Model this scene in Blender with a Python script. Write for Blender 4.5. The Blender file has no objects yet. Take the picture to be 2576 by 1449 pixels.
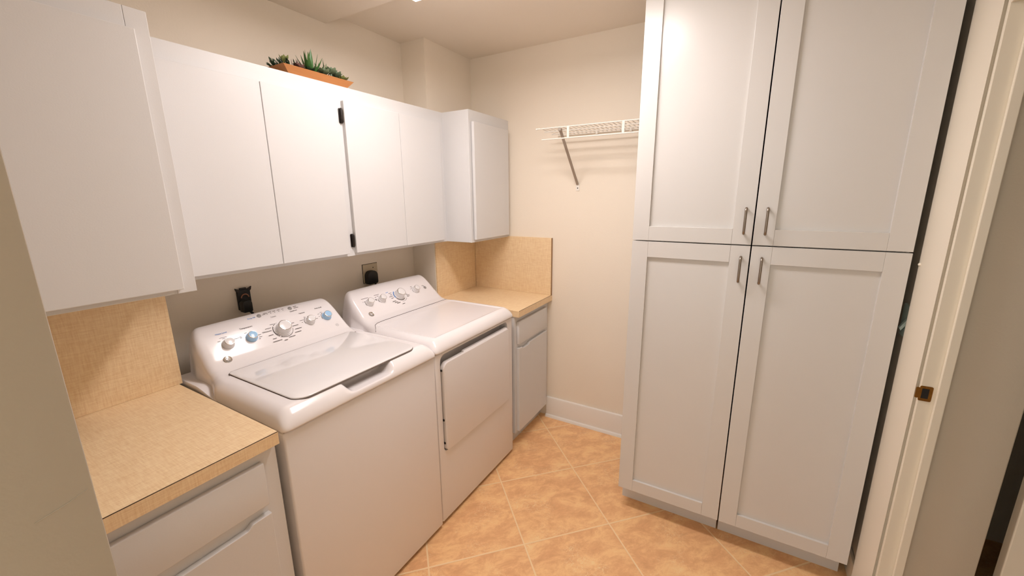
import bpy, bmesh, math, random
from mathutils import Vector, Matrix
random.seed(4)
R = math.radians
SC = bpy.context.scene
COL = SC.collection

# ------------------------------------------------------------------ helpers
def lin(c):
    f = lambda v: v / 12.92 if v <= .04045 else ((v + .055) / 1.055) ** 2.4
    return tuple(f(v / 255.0) for v in c) + (1.0,)

def mat(name, rgb, rough=.5, metal=0.0, spec=.5, var=.03, scale=12.0, bump=0.0, bscale=200.0, coat=0.0, emit=None, stretch=None):
    m = bpy.data.materials.new(name); m.use_nodes = True
    nt = m.node_tree; N = nt.nodes; L = nt.links
    b = N['Principled BSDF']
    b.inputs['Roughness'].default_value = rough
    b.inputs['Metallic'].default_value = metal
    b.inputs['Specular IOR Level'].default_value = spec
    b.inputs['Coat Weight'].default_value = coat
    b.inputs['Coat Roughness'].default_value = .04
    tc = N.new('ShaderNodeTexCoord'); src = tc.outputs['Object']
    if stretch:
        mp = N.new('ShaderNodeMapping'); mp.inputs['Scale'].default_value = stretch
        L.new(src, mp.inputs['Vector']); src = mp.outputs['Vector']
    n = N.new('ShaderNodeTexNoise'); n.inputs['Scale'].default_value = scale; n.inputs['Detail'].default_value = 3
    L.new(src, n.inputs['Vector'])
    c = lin(rgb)
    mx = N.new('ShaderNodeMix'); mx.data_type = 'RGBA'
    mx.inputs['A'].default_value = tuple(max(0, v * (1 - var)) for v in c[:3]) + (1,)
    mx.inputs['B'].default_value = tuple(min(1, v * (1 + var)) for v in c[:3]) + (1,)
    L.new(n.outputs['Fac'], mx.inputs['Factor']); L.new(mx.outputs['Result'], b.inputs['Base Color'])
    if bump:
        n2 = N.new('ShaderNodeTexNoise'); n2.inputs['Scale'].default_value = bscale; n2.inputs['Detail'].default_value = 2
        L.new(tc.outputs['Object'], n2.inputs['Vector'])
        bp = N.new('ShaderNodeBump'); bp.inputs['Strength'].default_value = bump; bp.inputs['Distance'].default_value = .002
        L.new(n2.outputs['Fac'], bp.inputs['Height']); L.new(bp.outputs['Normal'], b.inputs['Normal'])
    if emit:
        b.inputs['Emission Color'].default_value = lin(emit[0]); b.inputs['Emission Strength'].default_value = emit[1]
    return m

def setp(o, label=None, cat=None, group=None, kind=None):
    if label: o['label'] = label
    if cat: o['category'] = cat
    if group: o['group'] = group
    if kind: o['kind'] = kind
    return o

def obj(name, bm, m, parent=None, smooth=None, **kw):
    me = bpy.data.meshes.new(name)
    bmesh.ops.recalc_face_normals(bm, faces=bm.faces[:])
    bm.to_mesh(me); bm.free()
    if m: me.materials.append(m)
    if smooth is not None:
        for p in me.polygons: p.use_smooth = True
        if smooth < 180:
            me.set_sharp_from_angle(angle=R(smooth))
    o = bpy.data.objects.new(name, me); COL.objects.link(o)
    if parent:
        o.parent = parent
        if parent.type == 'EMPTY': o.matrix_parent_inverse = Matrix.Translation(-parent.location)
    setp(o, **kw)
    return o

def empty(name, loc, **kw):
    o = bpy.data.objects.new(name, None); COL.objects.link(o); o.location = loc
    o.empty_display_size = .05
    return setp(o, **kw)

def B(): return bmesh.new()

def box(bm, x0, x1, y0, y1, z0, z1, bev=0.0, seg=2):
    t = bmesh.new()
    bmesh.ops.create_cube(t, size=1)
    for v in t.verts:
        v.co = Vector(((x0 + x1) / 2 + v.co.x * (x1 - x0), (y0 + y1) / 2 + v.co.y * (y1 - y0), (z0 + z1) / 2 + v.co.z * (z1 - z0)))
    if bev:
        bmesh.ops.bevel(t, geom=t.edges[:], offset=bev, segments=seg, profile=.5, affect='EDGES')
    join(bm, t); return bm

def join(bm, t):
    me = bpy.data.meshes.new('tmp'); t.to_mesh(me); t.free(); bm.from_mesh(me); bpy.data.meshes.remove(me)

def prism(bm, pts, axis, a0, a1, bev=0.0, seg=2):
    """pts 2D polygon; axis 'x': (y,z), 'y': (x,z), 'z': (x,y); extruded a0..a1"""
    t = bmesh.new()
    def P(p, a): return Vector((a, p[0], p[1])) if axis == 'x' else Vector((p[0], a, p[1])) if axis == 'y' else Vector((p[0], p[1], a))
    lo = [t.verts.new(P(p, a0)) for p in pts]; hi = [t.verts.new(P(p, a1)) for p in pts]
    n = len(pts)
    t.faces.new(lo); t.faces.new(hi[::-1])
    for i in range(n): t.faces.new((lo[i], lo[(i + 1) % n], hi[(i + 1) % n], hi[i]))
    bmesh.ops.recalc_face_normals(t, faces=t.faces[:])
    if bev:
        caps = [e for e in t.edges if all(v in lo for v in e.verts) or all(v in hi for v in e.verts)]
        bmesh.ops.bevel(t, geom=caps, offset=bev, segments=seg, profile=.5, affect='EDGES')
    join(bm, t); return bm

def rrect(x0, x1, y0, y1, rs, n=8):
    """rounded rectangle; rs radii for corners (x0y0, x1y0, x1y1, x0y1)"""
    out = []
    for (cx, cy, a0), r in zip(((x0, y0, 180), (x1, y0, 270), (x1, y1, 0), (x0, y1, 90)), rs):
        sx = 1 if cx == x0 else -1; sy = 1 if cy == y0 else -1
        ox, oy = cx + sx * r, cy + sy * r
        k = n if r > 0 else 0
        for i in range(k + 1):
            a = R(a0 + 90 * i / max(1, k)); out.append((ox + r * math.cos(a), oy + r * math.sin(a)))
            if r == 0: break
    return out

def tube(bm, pts, r, n=8, cap=True):
    t = bmesh.new(); pts = [Vector(p) for p in pts]; rings = []
    up = None
    for i, p in enumerate(pts):
        d = (pts[min(i + 1, len(pts) - 1)] - pts[max(i - 1, 0)]).normalized()
        if up is None:
            a = Vector((0, 0, 1)) if abs(d.z) < .9 else Vector((1, 0, 0))
            up = d.cross(a).normalized()
        up = (up - d * up.dot(d)).normalized(); w = d.cross(up)
        rr = r[i] if isinstance(r, (list, tuple)) else r
        rings.append([t.verts.new(p + rr * (math.cos(2 * math.pi * k / n) * up + math.sin(2 * math.pi * k / n) * w)) for k in range(n)])
    for a, b in zip(rings, rings[1:]):
        for k in range(n): t.faces.new((a[k], a[(k + 1) % n], b[(k + 1) % n], b[k]))
    if cap: t.faces.new(rings[0][::-1]); t.faces.new(rings[-1])
    join(bm, t); return bm

def lathe(bm, prof, n=40, M=None):
    """prof [(r,h)] about +Z, placed with matrix M"""
    t = bmesh.new(); rings = []
    for r, h in prof:
        rings.append([t.verts.new((r * math.cos(2 * math.pi * k / n), r * math.sin(2 * math.pi * k / n), h)) for k in range(n)] if r > 1e-6 else [t.verts.new((0, 0, h))])
    for a, b in zip(rings, rings[1:]):
        for k in range(n):
            k2 = (k + 1) % n
            if len(a) == 1: t.faces.new((a[0], b[k], b[k2]))
            elif len(b) == 1: t.faces.new((a[k], a[k2], b[0]))
            else: t.faces.new((a[k], a[k2], b[k2], b[k]))
    if M is not None: bmesh.ops.transform(t, matrix=M, verts=t.verts[:])
    join(bm, t); return bm

def text_bm(bm, s, size, M, align='CENTER'):
    cu = bpy.data.curves.new('txt', 'FONT'); cu.body = s; cu.size = size; cu.align_x = align; cu.align_y = 'CENTER'
    cu.resolution_u = 2; cu.offset = size * .012
    o = bpy.data.objects.new('txt', cu); COL.objects.link(o)
    bpy.context.view_layer.update()
    me = bpy.data.meshes.new_from_object(o.evaluated_get(bpy.context.evaluated_depsgraph_get()))
    me.transform(M); bm.from_mesh(me)
    bpy.data.objects.remove(o); bpy.data.curves.remove(cu); bpy.data.meshes.remove(me)

def boolean_cut(bm, cutter):
    a = bpy.data.meshes.new('a'); bm.to_mesh(a); bm.free(); c = bpy.data.meshes.new('c'); cutter.to_mesh(c); cutter.free()
    oa = bpy.data.objects.new('a', a); oc = bpy.data.objects.new('c', c); COL.objects.link(oa); COL.objects.link(oc)
    md = oa.modifiers.new('b', 'BOOLEAN'); md.operation = 'DIFFERENCE'; md.object = oc; md.solver = 'EXACT'
    bpy.context.view_layer.update()
    me = bpy.data.meshes.new_from_object(oa.evaluated_get(bpy.context.evaluated_depsgraph_get()))
    out = bmesh.new(); out.from_mesh(me)
    for o in (oa, oc): bpy.data.objects.remove(o)
    for q in (a, c, me): bpy.data.meshes.remove(q)
    return out

def smooth01(a, b, x):
    t = max(0, min(1, (x - a) / (b - a))); return t * t * (3 - 2 * t)

# ------------------------------------------------------------------ materials
M_wall = mat('wall_paint', (240, 228, 211), .7, spec=.3, var=.02, scale=3, bump=.25, bscale=160)
M_hall = mat('hall_paint_lit', (206, 194, 176), .75, spec=.25, var=.03, scale=4, bump=.3, bscale=140)  # lighter copy of the hall paint; brightness put into the colour
M_grey = mat('hall_paint_dim', (176, 167, 152), .75, spec=.25, var=.03, scale=4, bump=.3, bscale=140)  # darker copy of the same paint; dimmer light put into the colour
M_ceil = mat('ceiling_paint', (240, 229, 214), .8, spec=.2, var=.02, scale=3, bump=.2, bscale=120)
M_cab = mat('cabinet_paint', (218, 216, 215), .42, spec=.45, var=.012, scale=6, bump=.06, bscale=260)
M_pantry = mat('pantry_paint', (216, 212, 208), .27, spec=.5, var=.012, scale=6, bump=.06, bscale=300)
M_trim = mat('trim_paint', (240, 230, 212), .4, spec=.45, var=.015, scale=8)
M_base = mat('baseboard_paint', (238, 232, 224), .4, spec=.45, var=.015, scale=8)
M_enam = mat('white_enamel', (238, 232, 232), .16, spec=.5, var=.006, scale=4, coat=.3)
M_body = mat('white_steel', (232, 226, 224), .32, spec=.5, var=.008, scale=4, bump=.05, bscale=420)
M_plas = mat('white_plastic', (232, 228, 228), .2, spec=.5, var=.01, coat=.3)
M_lid = mat('lid_glass', (234, 230, 230), .07, spec=.6, var=.006, coat=.5)
M_seam_shade = mat('seam_and_shade', (70, 60, 55), .7, var=.1)  # console joint, and the painted shadow line under the covers
M_gap = mat('lid_gap', (120, 108, 102), .7, var=.05)
M_black = mat('black_plastic', (9, 8, 8), .5, var=.2)
M_chrome = mat('chrome', (215, 212, 208), .12, metal=1, var=.02)
M_nickel = mat('brushed_nickel', (150, 138, 126), .32, metal=1, var=.06, scale=60)
M_ink = mat('grey_ink', (92, 82, 80), .6, var=.05)
M_blueink = mat('blue_ink', (88, 140, 205), .6, var=.05)
M_blue = mat('blue_plastic', (165, 205, 240), .18, spec=.5, var=.03, coat=.4)
M_btn = mat('grey_button', (150, 145, 142), .35, var=.04)
M_bronze = mat('dark_bronze', (38, 29, 24), .45, metal=.3, var=.15)
M_brass = mat('worn_brass', (150, 105, 50), .35, metal=1, var=.35, scale=90)
M_wire = mat('white_coated_wire', (236, 230, 220), .35, spec=.5, var=.02)
M_brace = mat('grey_steel', (168, 156, 145), .45, metal=.4, var=.05)
M_tray = mat('orange_wood', (186, 124, 72), .45, var=.16, scale=9, stretch=(1, 8, 14))
M_soil = mat('dark_soil', (40, 32, 26), .95, var=.4, scale=90)
M_aloe = mat('aloe_green', (72, 116, 56), .4, var=.35, scale=40)
M_sage = mat('sage_green', (128, 148, 118), .45, var=.25, scale=40)
M_olive = mat('olive_green', (140, 146, 84), .45, var=.3, scale=40)
M_dkgreen = mat('dark_green', (44, 66, 40), .45, var=.3, scale=40)
M_rose = mat('rose_succulent', (132, 96, 88), .5, var=.25, scale=40)
M_switch = mat('switch_plastic', (222, 238, 230), .35, var=.02)
M_ivory = mat('ivory_plate', (196, 180, 152), .45, var=.03)
M_dark = mat('dark_box', (14, 11, 10), .6, var=.2)
M_copper = mat('copper_tone', (150, 100, 75), .5, var=.1)
M_fix = mat('fixture_white', (235, 232, 226), .5, var=.01)
LIGHT = 26.0
M_glow = mat('lamp_diffuser', (255, 250, 242), .5, var=0.0, emit=((255, 248, 248), LIGHT))

M_glow2 = mat('lamp_side_lens', (255, 250, 242), .5, var=0.0, emit=((255, 250, 248), LIGHT * .28))

def laminate(name, axis):
    m = bpy.data.materials.new(name); m.use_nodes = True
    nt = m.node_tree; N = nt.nodes; L = nt.links; b = N['Principled BSDF']
    b.inputs['Roughness'].default_value = .42; b.inputs['Specular IOR Level'].default_value = .4
    tc = N.new('ShaderNodeTexCoord')
    outs = []
    sc = {'z': ((14, 190, 60), (150, 16, 60)), 'y': ((14, 60, 190), (170, 60, 14)), 'x': ((60, 14, 190), (60, 170, 14))}[axis]
    for s in sc:
        mp = N.new('ShaderNodeMapping'); mp.inputs['Scale'].default_value = s
        n = N.new('ShaderNodeTexNoise'); n.inputs['Scale'].default_value = 1.6; n.inputs['Detail'].default_value = 3; n.inputs['Roughness'].default_value = .65
        L.new(tc.outputs['Object'], mp.inputs['Vector']); L.new(mp.outputs['Vector'], n.inputs['Vector']); outs.append(n.outputs['Fac'])
    a = N.new('ShaderNodeMath'); a.operation = 'ADD'; L.new(outs[0], a.inputs[0]); L.new(outs[1], a.inputs[1])
    cr = N.new('ShaderNodeValToRGB')
    h = N.new('ShaderNodeMath'); h.operation = 'MULTIPLY'; h.inputs[1].default_value = .5
    L.new(a.outputs[0], h.inputs[0]); L.new(h.outputs[0], cr.inputs['Fac'])
    e = cr.color_ramp.elements
    e[0].position = .38; e[0].color = lin((230, 196, 152)); e[1].position = .64; e[1].color = lin((247, 222, 182))
    L.new(cr.outputs['Color'], b.inputs['Base Color'])
    return m
M_lamZ, M_lamY, M_lamX = laminate('laminate_top', 'z'), laminate('laminate_back', 'y'), laminate('laminate_side', 'x')

def tile_material():
    m = bpy.data.materials.new('stone_tile'); m.use_nodes = True
    nt = m.node_tree; N = nt.nodes; L = nt.links; b = N['Principled BSDF']
    def math_(op, a, c=None, clamp=False):
        n = N.new('ShaderNodeMath'); n.operation = op; n.use_clamp = clamp
        for i, v in enumerate((a, c)):
            if v is None: continue
            if isinstance(v, (int, float)): n.inputs[i].default_value = v
            else: L.new(v, n.inputs[i])
        return n.outputs[0]
    tc = N.new('ShaderNodeTexCoord')
    sub = N.new('ShaderNodeVectorMath'); sub.operation = 'SUBTRACT'; sub.inputs[1].default_value = (.9415, -1.1896, 0)
    L.new(tc.outputs['Object'], sub.inputs[0])
    mp = N.new('ShaderNodeMapping'); mp.inputs['Rotation'].default_value = (0, 0, R(44.22)); mp.inputs['Scale'].default_value = (1, 1, 1)
    L.new(sub.outputs[0], mp.inputs['Vector'])
    dv = N.new('ShaderNodeVectorMath'); dv.operation = 'SCALE'; dv.inputs['Scale'].default_value = 1 / .4366
    L.new(mp.outputs[0], dv.inputs[0])
    sx = N.new('ShaderNodeSeparateXYZ'); L.new(dv.outputs[0], sx.inputs[0])
    d = []
    for o in (sx.outputs[0], sx.outputs[1]):
        f = math_('FRACT', o); d.append(math_('MINIMUM', f, math_('SUBTRACT', 1.0, f)))
    edge = math_('MINIMUM', d[0], d[1])
    mr = N.new('ShaderNodeMapRange'); mr.inputs['From Min'].default_value = .0062; mr.inputs['From Max'].default_value = .0105
    L.new(edge, mr.inputs['Value'])
    tile = mr.outputs[0]
    fl = N.new('ShaderNodeVectorMath'); fl.operation = 'FLOOR'; L.new(dv.outputs[0], fl.inputs[0])
    wn = N.new('ShaderNodeTexWhiteNoise'); wn.noise_dimensions = '3D'; L.new(fl.outputs[0], wn.inputs['Vector'])
    off = N.new('ShaderNodeVectorMath'); off.operation = 'SCALE'; off.inputs['Scale'].default_value = 7.0; L.new(wn.outputs['Color'], off.inputs[0])
    ad = N.new('ShaderNodeVectorMath'); ad.operation = 'ADD'; L.new(dv.outputs[0], ad.inputs[0]); L.new(off.outputs[0], ad.inputs[1])
    st = N.new('ShaderNodeMapping'); st.inputs['Scale'].default_value = (1.0, 1.6, 1); L.new(ad.outputs[0], st.inputs['Vector'])
    n1 = N.new('ShaderNodeTexNoise'); n1.inputs['Scale'].default_value = 3.6; n1.inputs['Detail'].default_value = 11; n1.inputs['Roughness'].default_value = .76; n1.inputs['Distortion'].default_value = .35
    L.new(st.outputs[0], n1.inputs['Vector'])
    cr = N.new('ShaderNodeValToRGB'); e = cr.color_ramp.elements
    e[0].position = .24; e[0].color = lin((214, 158, 114)); e[1].position = .76; e[1].color = lin((255, 222, 168))
    q = e.new(.46); q.color = lin((236, 182, 132)); q = e.new(.57); q.color = lin((250, 202, 146))
    L.new(n1.outputs['Fac'], cr.inputs['Fac'])
    # pale worm-like veins
    n2 = N.new('ShaderNodeTexNoise'); n2.inputs['Scale'].default_value = 11.0; n2.inputs['Detail'].default_value = 3; n2.inputs['Distortion'].default_value = 2.2
    L.new(ad.outputs[0], n2.inputs['Vector'])
    v = math_('ABSOLUTE', math_('SUBTRACT', n2.outputs['Fac'], .5))
    v2 = N.new('ShaderNodeMapRange'); v2.inputs['From Min'].default_value = .0; v2.inputs['From Max'].default_value = .017; v2.inputs['To Min'].default_value = 1; v2.inputs['To Max'].default_value = 0
    L.new(v, v2.inputs['Value'])
    n3 = N.new('ShaderNodeTexNoise'); n3.inputs['Scale'].default_value = 2.4; L.new(ad.outputs[0], n3.inputs['Vector'])
    msk = N.new('ShaderNodeMapRange'); msk.inputs['From Min'].default_value = .52; msk.inputs['From Max'].default_value = .60; msk.inputs['To Max'].default_value = .8; L.new(n3.outputs['Fac'], msk.inputs['Value'])
    vein = math_('MULTIPLY', v2.outputs[0], msk.outputs[0])
    mxv = N.new('ShaderNodeMix'); mxv.data_type = 'RGBA'; mxv.inputs['B'].default_value = lin((255, 232, 184))
    L.new(vein, mxv.inputs['Factor']); L.new(cr.outputs['Color'], mxv.inputs['A'])
    mx = N.new('ShaderNodeMix'); mx.data_type = 'RGBA'; mx.inputs['A'].default_value = lin((250, 216, 170))
    L.new(tile, mx.inputs['Factor']); L.new(mxv.outputs['Result'], mx.inputs['B'])
    L.new(mx.outputs['Result'], b.inputs['Base Color'])
    b.inputs['Roughness'].default_value = .45; b.inputs['Specular IOR Level'].default_value = .4
    bp = N.new('ShaderNodeBump'); bp.inputs['Strength'].default_value = .35; bp.inputs['Distance'].default_value = .003
    hh = math_('ADD', tile, math_('MULTIPLY', n1.outputs['Fac'], .5)); L.new(hh, bp.inputs['Height']); L.new(bp.outputs['Normal'], b.inputs['Normal'])
    return m
M_tile = tile_material()

# ------------------------------------------------------------------ key dimensions (metres)
XJ, D1, ZC, ZL, XF, XS = 1.573, .1865, 2.4815, 2.4275, 2.032, 1.0606
YR = -2.462            # room face of the right wall
YR2 = -2.672           # hall face of it
ZT, ZB = 2.0646, 1.300 # wall cabinets
ZK = .914              # counters
XL = -.335             # room face of the left wall
G = .0006

# ------------------------------------------------------------------ the setting
def struct(name, bm, m, parent=None, **kw):
    o = obj(name, bm, m, parent, **kw); o['kind'] = 'structure'; return o
struct('floor', box(B(), -2.2, 2.13, -4.2, .1, -.08, 0), M_tile)
bm = B(); box(bm, -2.2, XS, -4.2, .1, ZL, 2.56)
struct('ceiling', bm, M_ceil)
struct('ceiling', box(B(), XS, 2.13, -4.2, .1, ZC, 2.56), M_ceil)
struct('wall_back', box(B(), XL, XF, 0, .1, 0, ZC), M_wall)
struct('wall_back', box(B(), XJ, XF, -D1, 0, 0, ZC), M_wall)
struct('wall_back', box(B(), XL, .128, -D1, 0, 0, ZT), M_wall)
struct('wall_far', box(B(), XF, XF + .1, -4.2, .1, 0, ZC), M_wall)
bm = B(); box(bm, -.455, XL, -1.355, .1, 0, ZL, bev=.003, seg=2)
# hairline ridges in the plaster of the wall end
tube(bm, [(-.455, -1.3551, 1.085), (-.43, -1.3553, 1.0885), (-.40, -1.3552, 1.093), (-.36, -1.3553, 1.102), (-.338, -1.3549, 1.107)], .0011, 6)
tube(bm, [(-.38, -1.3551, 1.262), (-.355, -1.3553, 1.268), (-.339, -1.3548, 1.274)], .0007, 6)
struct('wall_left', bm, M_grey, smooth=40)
# right wall with its doorway
XD = 1.205; XN = .44; ZH = 2.052
bm = B(); box(bm, XD, XF, YR2, YR, 0, ZC, bev=.005, seg=3); box(bm, XN - .0, XD + .01, YR2, YR, ZH + .012, ZC - .06)
struct('wall_right', bm, M_wall, smooth=40)
struct('wall_right', box(B(), -2.2, XN, YR2, YR, 0, ZL), M_wall)
# grey return of the thick wall beyond the jamb
struct('wall_right', box(B(), XD - .0025, XD + .02, YR2 - .001, -2.5095, 0, ZH, bev=.004, seg=3), M_hall, smooth=40)
# hall beyond the doorway: added unseen walls keep the closet gap dark, white door in front
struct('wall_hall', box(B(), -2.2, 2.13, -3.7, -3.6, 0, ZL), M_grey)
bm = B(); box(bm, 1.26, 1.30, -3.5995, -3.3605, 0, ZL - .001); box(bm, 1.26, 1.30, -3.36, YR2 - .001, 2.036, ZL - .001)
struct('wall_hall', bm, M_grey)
d2 = empty('door_2', (1.23, -3.05, 0), label='white door of the dark closet in the hall, at the lower right corner of the photo', kind='structure')
obj('door_leaf', box(B(), 1.215, 1.25, -3.36, -2.729, .008, 2.03, bev=.003), M_trim, d2)
obj('door_knob', lathe(B(), [(0, 0), (.025, 0), (.025, .006), (.01, .01), (.01, .03), (.026, .04), (.028, .052), (.02, .062), (0, .065)], 24, Matrix.Translation((1.215, -3.29, .95)) @ Matrix.Rotation(R(-90), 4, 'Y')), M_brass, d2, smooth=40)

# door frame: jamb, stop, head, strike plate
df = empty('door_1', (1.19, -2.48, 0), kind='structure', label='open doorway in the right wall with cream painted jamb')
bm = B(); box(bm, 1.19, 1.2025, -2.5085, -2.448, 0, ZH, bev=.0015)
obj('jamb', bm, M_trim, df)
obj('jamb', box(B(), XN + .002, XN + .015, -2.5085, -2.448, 0, ZH, bev=.0015), M_trim, df)
obj('jamb_head', box(B(), XN + .016, 1.1895, -2.5085, -2.448, ZH - .013, ZH + .01, bev=.0015), M_trim, df)
bm = B(); box(bm, 1.179, 1.1895, -2.5075, -2.4845, 0, ZH - .014, bev=.002)
obj('stop_strip', bm, M_trim, df)
obj('stop_strip', box(B(), XN + .03, 1.1785, -2.5075, -2.4845, ZH - .025, ZH - .0135, bev=.002), M_trim, df)
bm = B()
prism(bm, rrect(-2.477, -2.447, .947, .996, (.004,) * 4, 4), 'x', 1.1880, 1.1899, bev=.0004)
prism(bm, rrect(-2.448, -2.4385, .955, .990, (.003,) * 4, 4), 'x', 1.1875, 1.1899, bev=.0004)
sp = obj('strike_plate', bm, M_brass, df, label='worn brass strike plate')
bm = B(); box(bm, 1.1872, 1.1881, -2.4685, -2.4525, .956, .988)
obj('latch_hole', bm, M_dark, sp)
bm = B()
for z in (.9515, .9915): lathe(bm, [(0, 0), (.003, 0), (.003, .0006), (0, .0009)], 12, Matrix.Translation((1.188, -2.462, z)) @ Matrix.Rotation(R(-90), 4, 'Y'))
obj('screw', bm, M_brass, sp)
# casings (room side)
def casing(x0, x1):
    return [(x0, -2.462 + .0005), (x0, -2.450), (x0 + .004, -2.444), (x0 + .012, -2.442), (x1 - .006, -2.442), (x1 - .002, -2.4445), (x1, -2.4485), (x1, -2.4615)]
bm = B(); prism(bm, casing(1.388, 1.212), 'z', 0, ZH + .17)
struct('trim_1', bm, M_trim)
bm = B(); prism(bm, casing(XN - .17, XN + .008), 'z', 0, ZH + .17)
struct('trim_2', bm, M_trim)
struct('trim_3', box(B(), XN + .009, 1.211, -2.4615, -2.442, ZH + .006, ZH + .17, bev=.002), M_trim)

# baseboards
def baseboard_far():
    bm = B(); prism(bm, [(2.0315, 0), (2.0145, 0), (2.0145, .138), (2.018, .149), (2.0235, .1515), (2.0315, .1515)], 'y', -1.4955, -.79)
    prism(bm, [(2.0145, .0), (1.999, .0), (2.000, .008), (2.005, .016), (2.0145, .019)], 'y', -1.4955, -.79)
    return bm
struct('baseboard_far', baseboard_far(), M_base, smooth=30)
bm = B(); box(bm, 1.3895, 2.012, -2.4615, -2.448, 0, .10, bev=.003)
struct('baseboard_right', bm, M_trim)

# ------------------------------------------------------------------ ceiling light
cl = empty('ceiling_light', (.915, -1.1, 2.427), label='long bright box lamp on the low ceiling, at the top edge of the photo', cat='ceiling light')
FX0, FX1, FY0, FY1 = .765, .985, -1.55, -.668
obj('housing', box(B(), FX0 - .008, FX1 + .008, FY0 - .008, FY1 + .008, 2.408, ZL - .0006, bev=.003), M_fix, cl)
bm = B()
for q in ((FX0, FX0 + .004, FY0, FY1), (FX1 - .004, FX1, FY0, FY1), (FX0 + .0041, FX1 - .0041, FY0, FY0 + .004), (FX0 + .0041, FX1 - .0041, FY1 - .004, FY1)): box(bm, q[0], q[1], q[2], q[3], 2.352, 2.4075, bev=.001)
obj('side_lens', bm, M_glow2, cl)
obj('diffuser', box(B(), FX0 + .0043, FX1 - .0043, FY0 + .0043, FY1 - .0043, 2.353, 2.36, bev=.001), M_glow, cl)

# ------------------------------------------------------------------ wall cabinets
def front(bm, x0, x1, z0, z1, y, th=.019, bev=.0022): return box(bm, x0, x1, y, y + th, z0, z1, bev=bev)

wc = empty('wall_cabinet', (-.1, -.33, ZB), label='nearest white wall cabinet, cut off by the photo\'s left edge, over the near counter', cat='cabinet')
bm = B(); box(bm, XL + .001, .128, -.465, -D1 - .0005, ZB, ZT)
obj('carcass', bm, M_cab, wc)
bm = B()
box(bm, .0785, .128, -.4846, -.4652, ZB, ZT, bev=.0012)
box(bm, XL + .001, -.29, -.4846, -.4652, ZB, ZT, bev=.0012)
box(bm, -.2898, .0780, -.4846, -.4652, 2.000, ZT, bev=.0012); box(bm, -.2898, .0780, -.4846, -.4652, ZB, 1.325, bev=.0012)
obj('face_frame', bm, M_cab, wc)
obj('door', front(B(), -.312, .090, 1.314, 2.010, -.504), M_cab, wc)

wm = empty('wall_cabinet', (.86, -.14, ZB), label='long white wall cabinet with four doors above the washer and dryer', cat='cabinet')
obj('carcass', box(B(), .1285, XJ - .0005, -.2655, -.0005, ZB, ZT), M_cab, wm)
bm = B()
box(bm, .1285, .24, -.2848, -.2658, ZB, ZT); box(bm, .8225, .8915, -.2848, -.2658, ZB, ZT); box(bm, 1.515, 1.5838, -.2848, -.2658, ZB, ZT)
for a_, b_ in ((.24, .8225), (.8915, 1.515)):
    box(bm, a_, b_, -.2848, -.2658, 1.98, ZT); box(bm, a_, b_, -.2848, -.2658, ZB, 1.335)
obj('face_frame', bm, M_cab, wm)
doors = []
for x0, x1 in ((.134, .5115), (.5135, .8365), (.8775, 1.2155), (1.2175, 1.540)):
    doors.append(obj('door', front(B(), x0, x1, 1.3135, 2.003, -.304, .0188), M_cab, wm))
for z in (1.9375, 1.3735):
    bm = B()
    prism(bm, rrect(.8595, .8755, z - .032, z + .032, (.006,) * 4, 5), 'y', -.2885, -.2852, bev=.0008)
    tube(bm, [(.8695, -.2935, z + q) for q in (-.033, -.030, -.024, .024, .030, .033)], [.0015, .0045, .0065, .0065, .0045, .0015], 12)
    obj('hinge', bm, M_bronze, doors[2], smooth=40)
    obj('hinge', box(B(), .8368, .8390, -.2885, -.2852, z - .024, z + .024, bev=.0004), M_bronze, doors[1])

wr = empty('wall_cabinet', (1.8, -.33, ZB), label='single-door white wall cabinet in the far corner above the small counter', cat='cabinet')
obj('carcass', box(B(), 1.5844, XF - .0005, -.461, -D1 - .0005, ZB, ZT, bev=.001), M_cab, wr)
bm = B()
box(bm, 1.5844, 1.635, -.4802, -.4612, ZB, ZT); box(bm, 1.985, XF - .0008, -.4802, -.4612, ZB, ZT)
box(bm, 1.635, 1.985, -.4802, -.4612, 1.985, ZT); box(bm, 1.635, 1.985, -.4802, -.4612, ZB, 1.33)
obj('face_frame', bm, M_cab, wr)
dr = B(); front(dr, 1.6045, 1.997, 1.316, 2.000, -.503, .019)
obj('door', dr, M_cab, wr)

# ------------------------------------------------------------------ backsplashes and counters
bs = obj('backsplash_panel', box(B(), XL + .001, .1425, -.1935, -D1 - .0005, ZK + .0004, ZB - .0005, bev=.0006), M_lamY)
setp(bs, 'tan laminate backsplash under the nearest wall cabinet', 'backsplash')
bs = obj('backsplash_panel', box(B(), 1.5765, 2.0165, -.1945, -D1 - .0005, ZK + .0004, ZB - .0005, bev=.0006), M_lamY)
setp(bs, 'shaded tan laminate backsplash beside the dryer, under the corner wall cabinet', 'backsplash')
bs = empty('backsplash_panel', (2.025, -.5, ZK), label='tan laminate backsplash on the far wall with a bare front edge', cat='backsplash')
obj('panel', box(B(), 2.0170, XF - .0005, -.8145, -.195, ZK + .0004, 1.3025, bev=.0006), M_lamX, bs)
obj('edge_strip', box(B(), 2.0165, XF - .0005, -.8175, -.8150, ZK + .0004, 1.3030, bev=.0004), mat('edge_brown', (150, 112, 72), .5, var=.1), bs)
M_seam2 = mat('laminate_seam', (62, 44, 28), .6, var=.1)
def counter(x0, x1, yf, left, label, right_edge):
    e = empty('countertop', ((x0 + x1) / 2, -.5, ZK - .039), label=label, cat='countertop')
    obj('top', box(B(), x0, x1 - (.0022 if right_edge == 'R' else 0), yf + .0022, -D1 - .0012, ZK - .0388, ZK, bev=.0004), M_lamZ, e)
    bm = B()
    box(bm, x0, x1, yf, yf + .0018, ZK - .0392, ZK - .0016, bev=.0004)
    obj('edge_band', bm, M_lamY, e)
    bm = B(); box(bm, x0 + .0005, x1 - .0005, yf + .0002, yf + .0021, ZK - .0016, ZK - .0001)
    obj('seam_line', bm, M_seam2, e)
    return e
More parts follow.
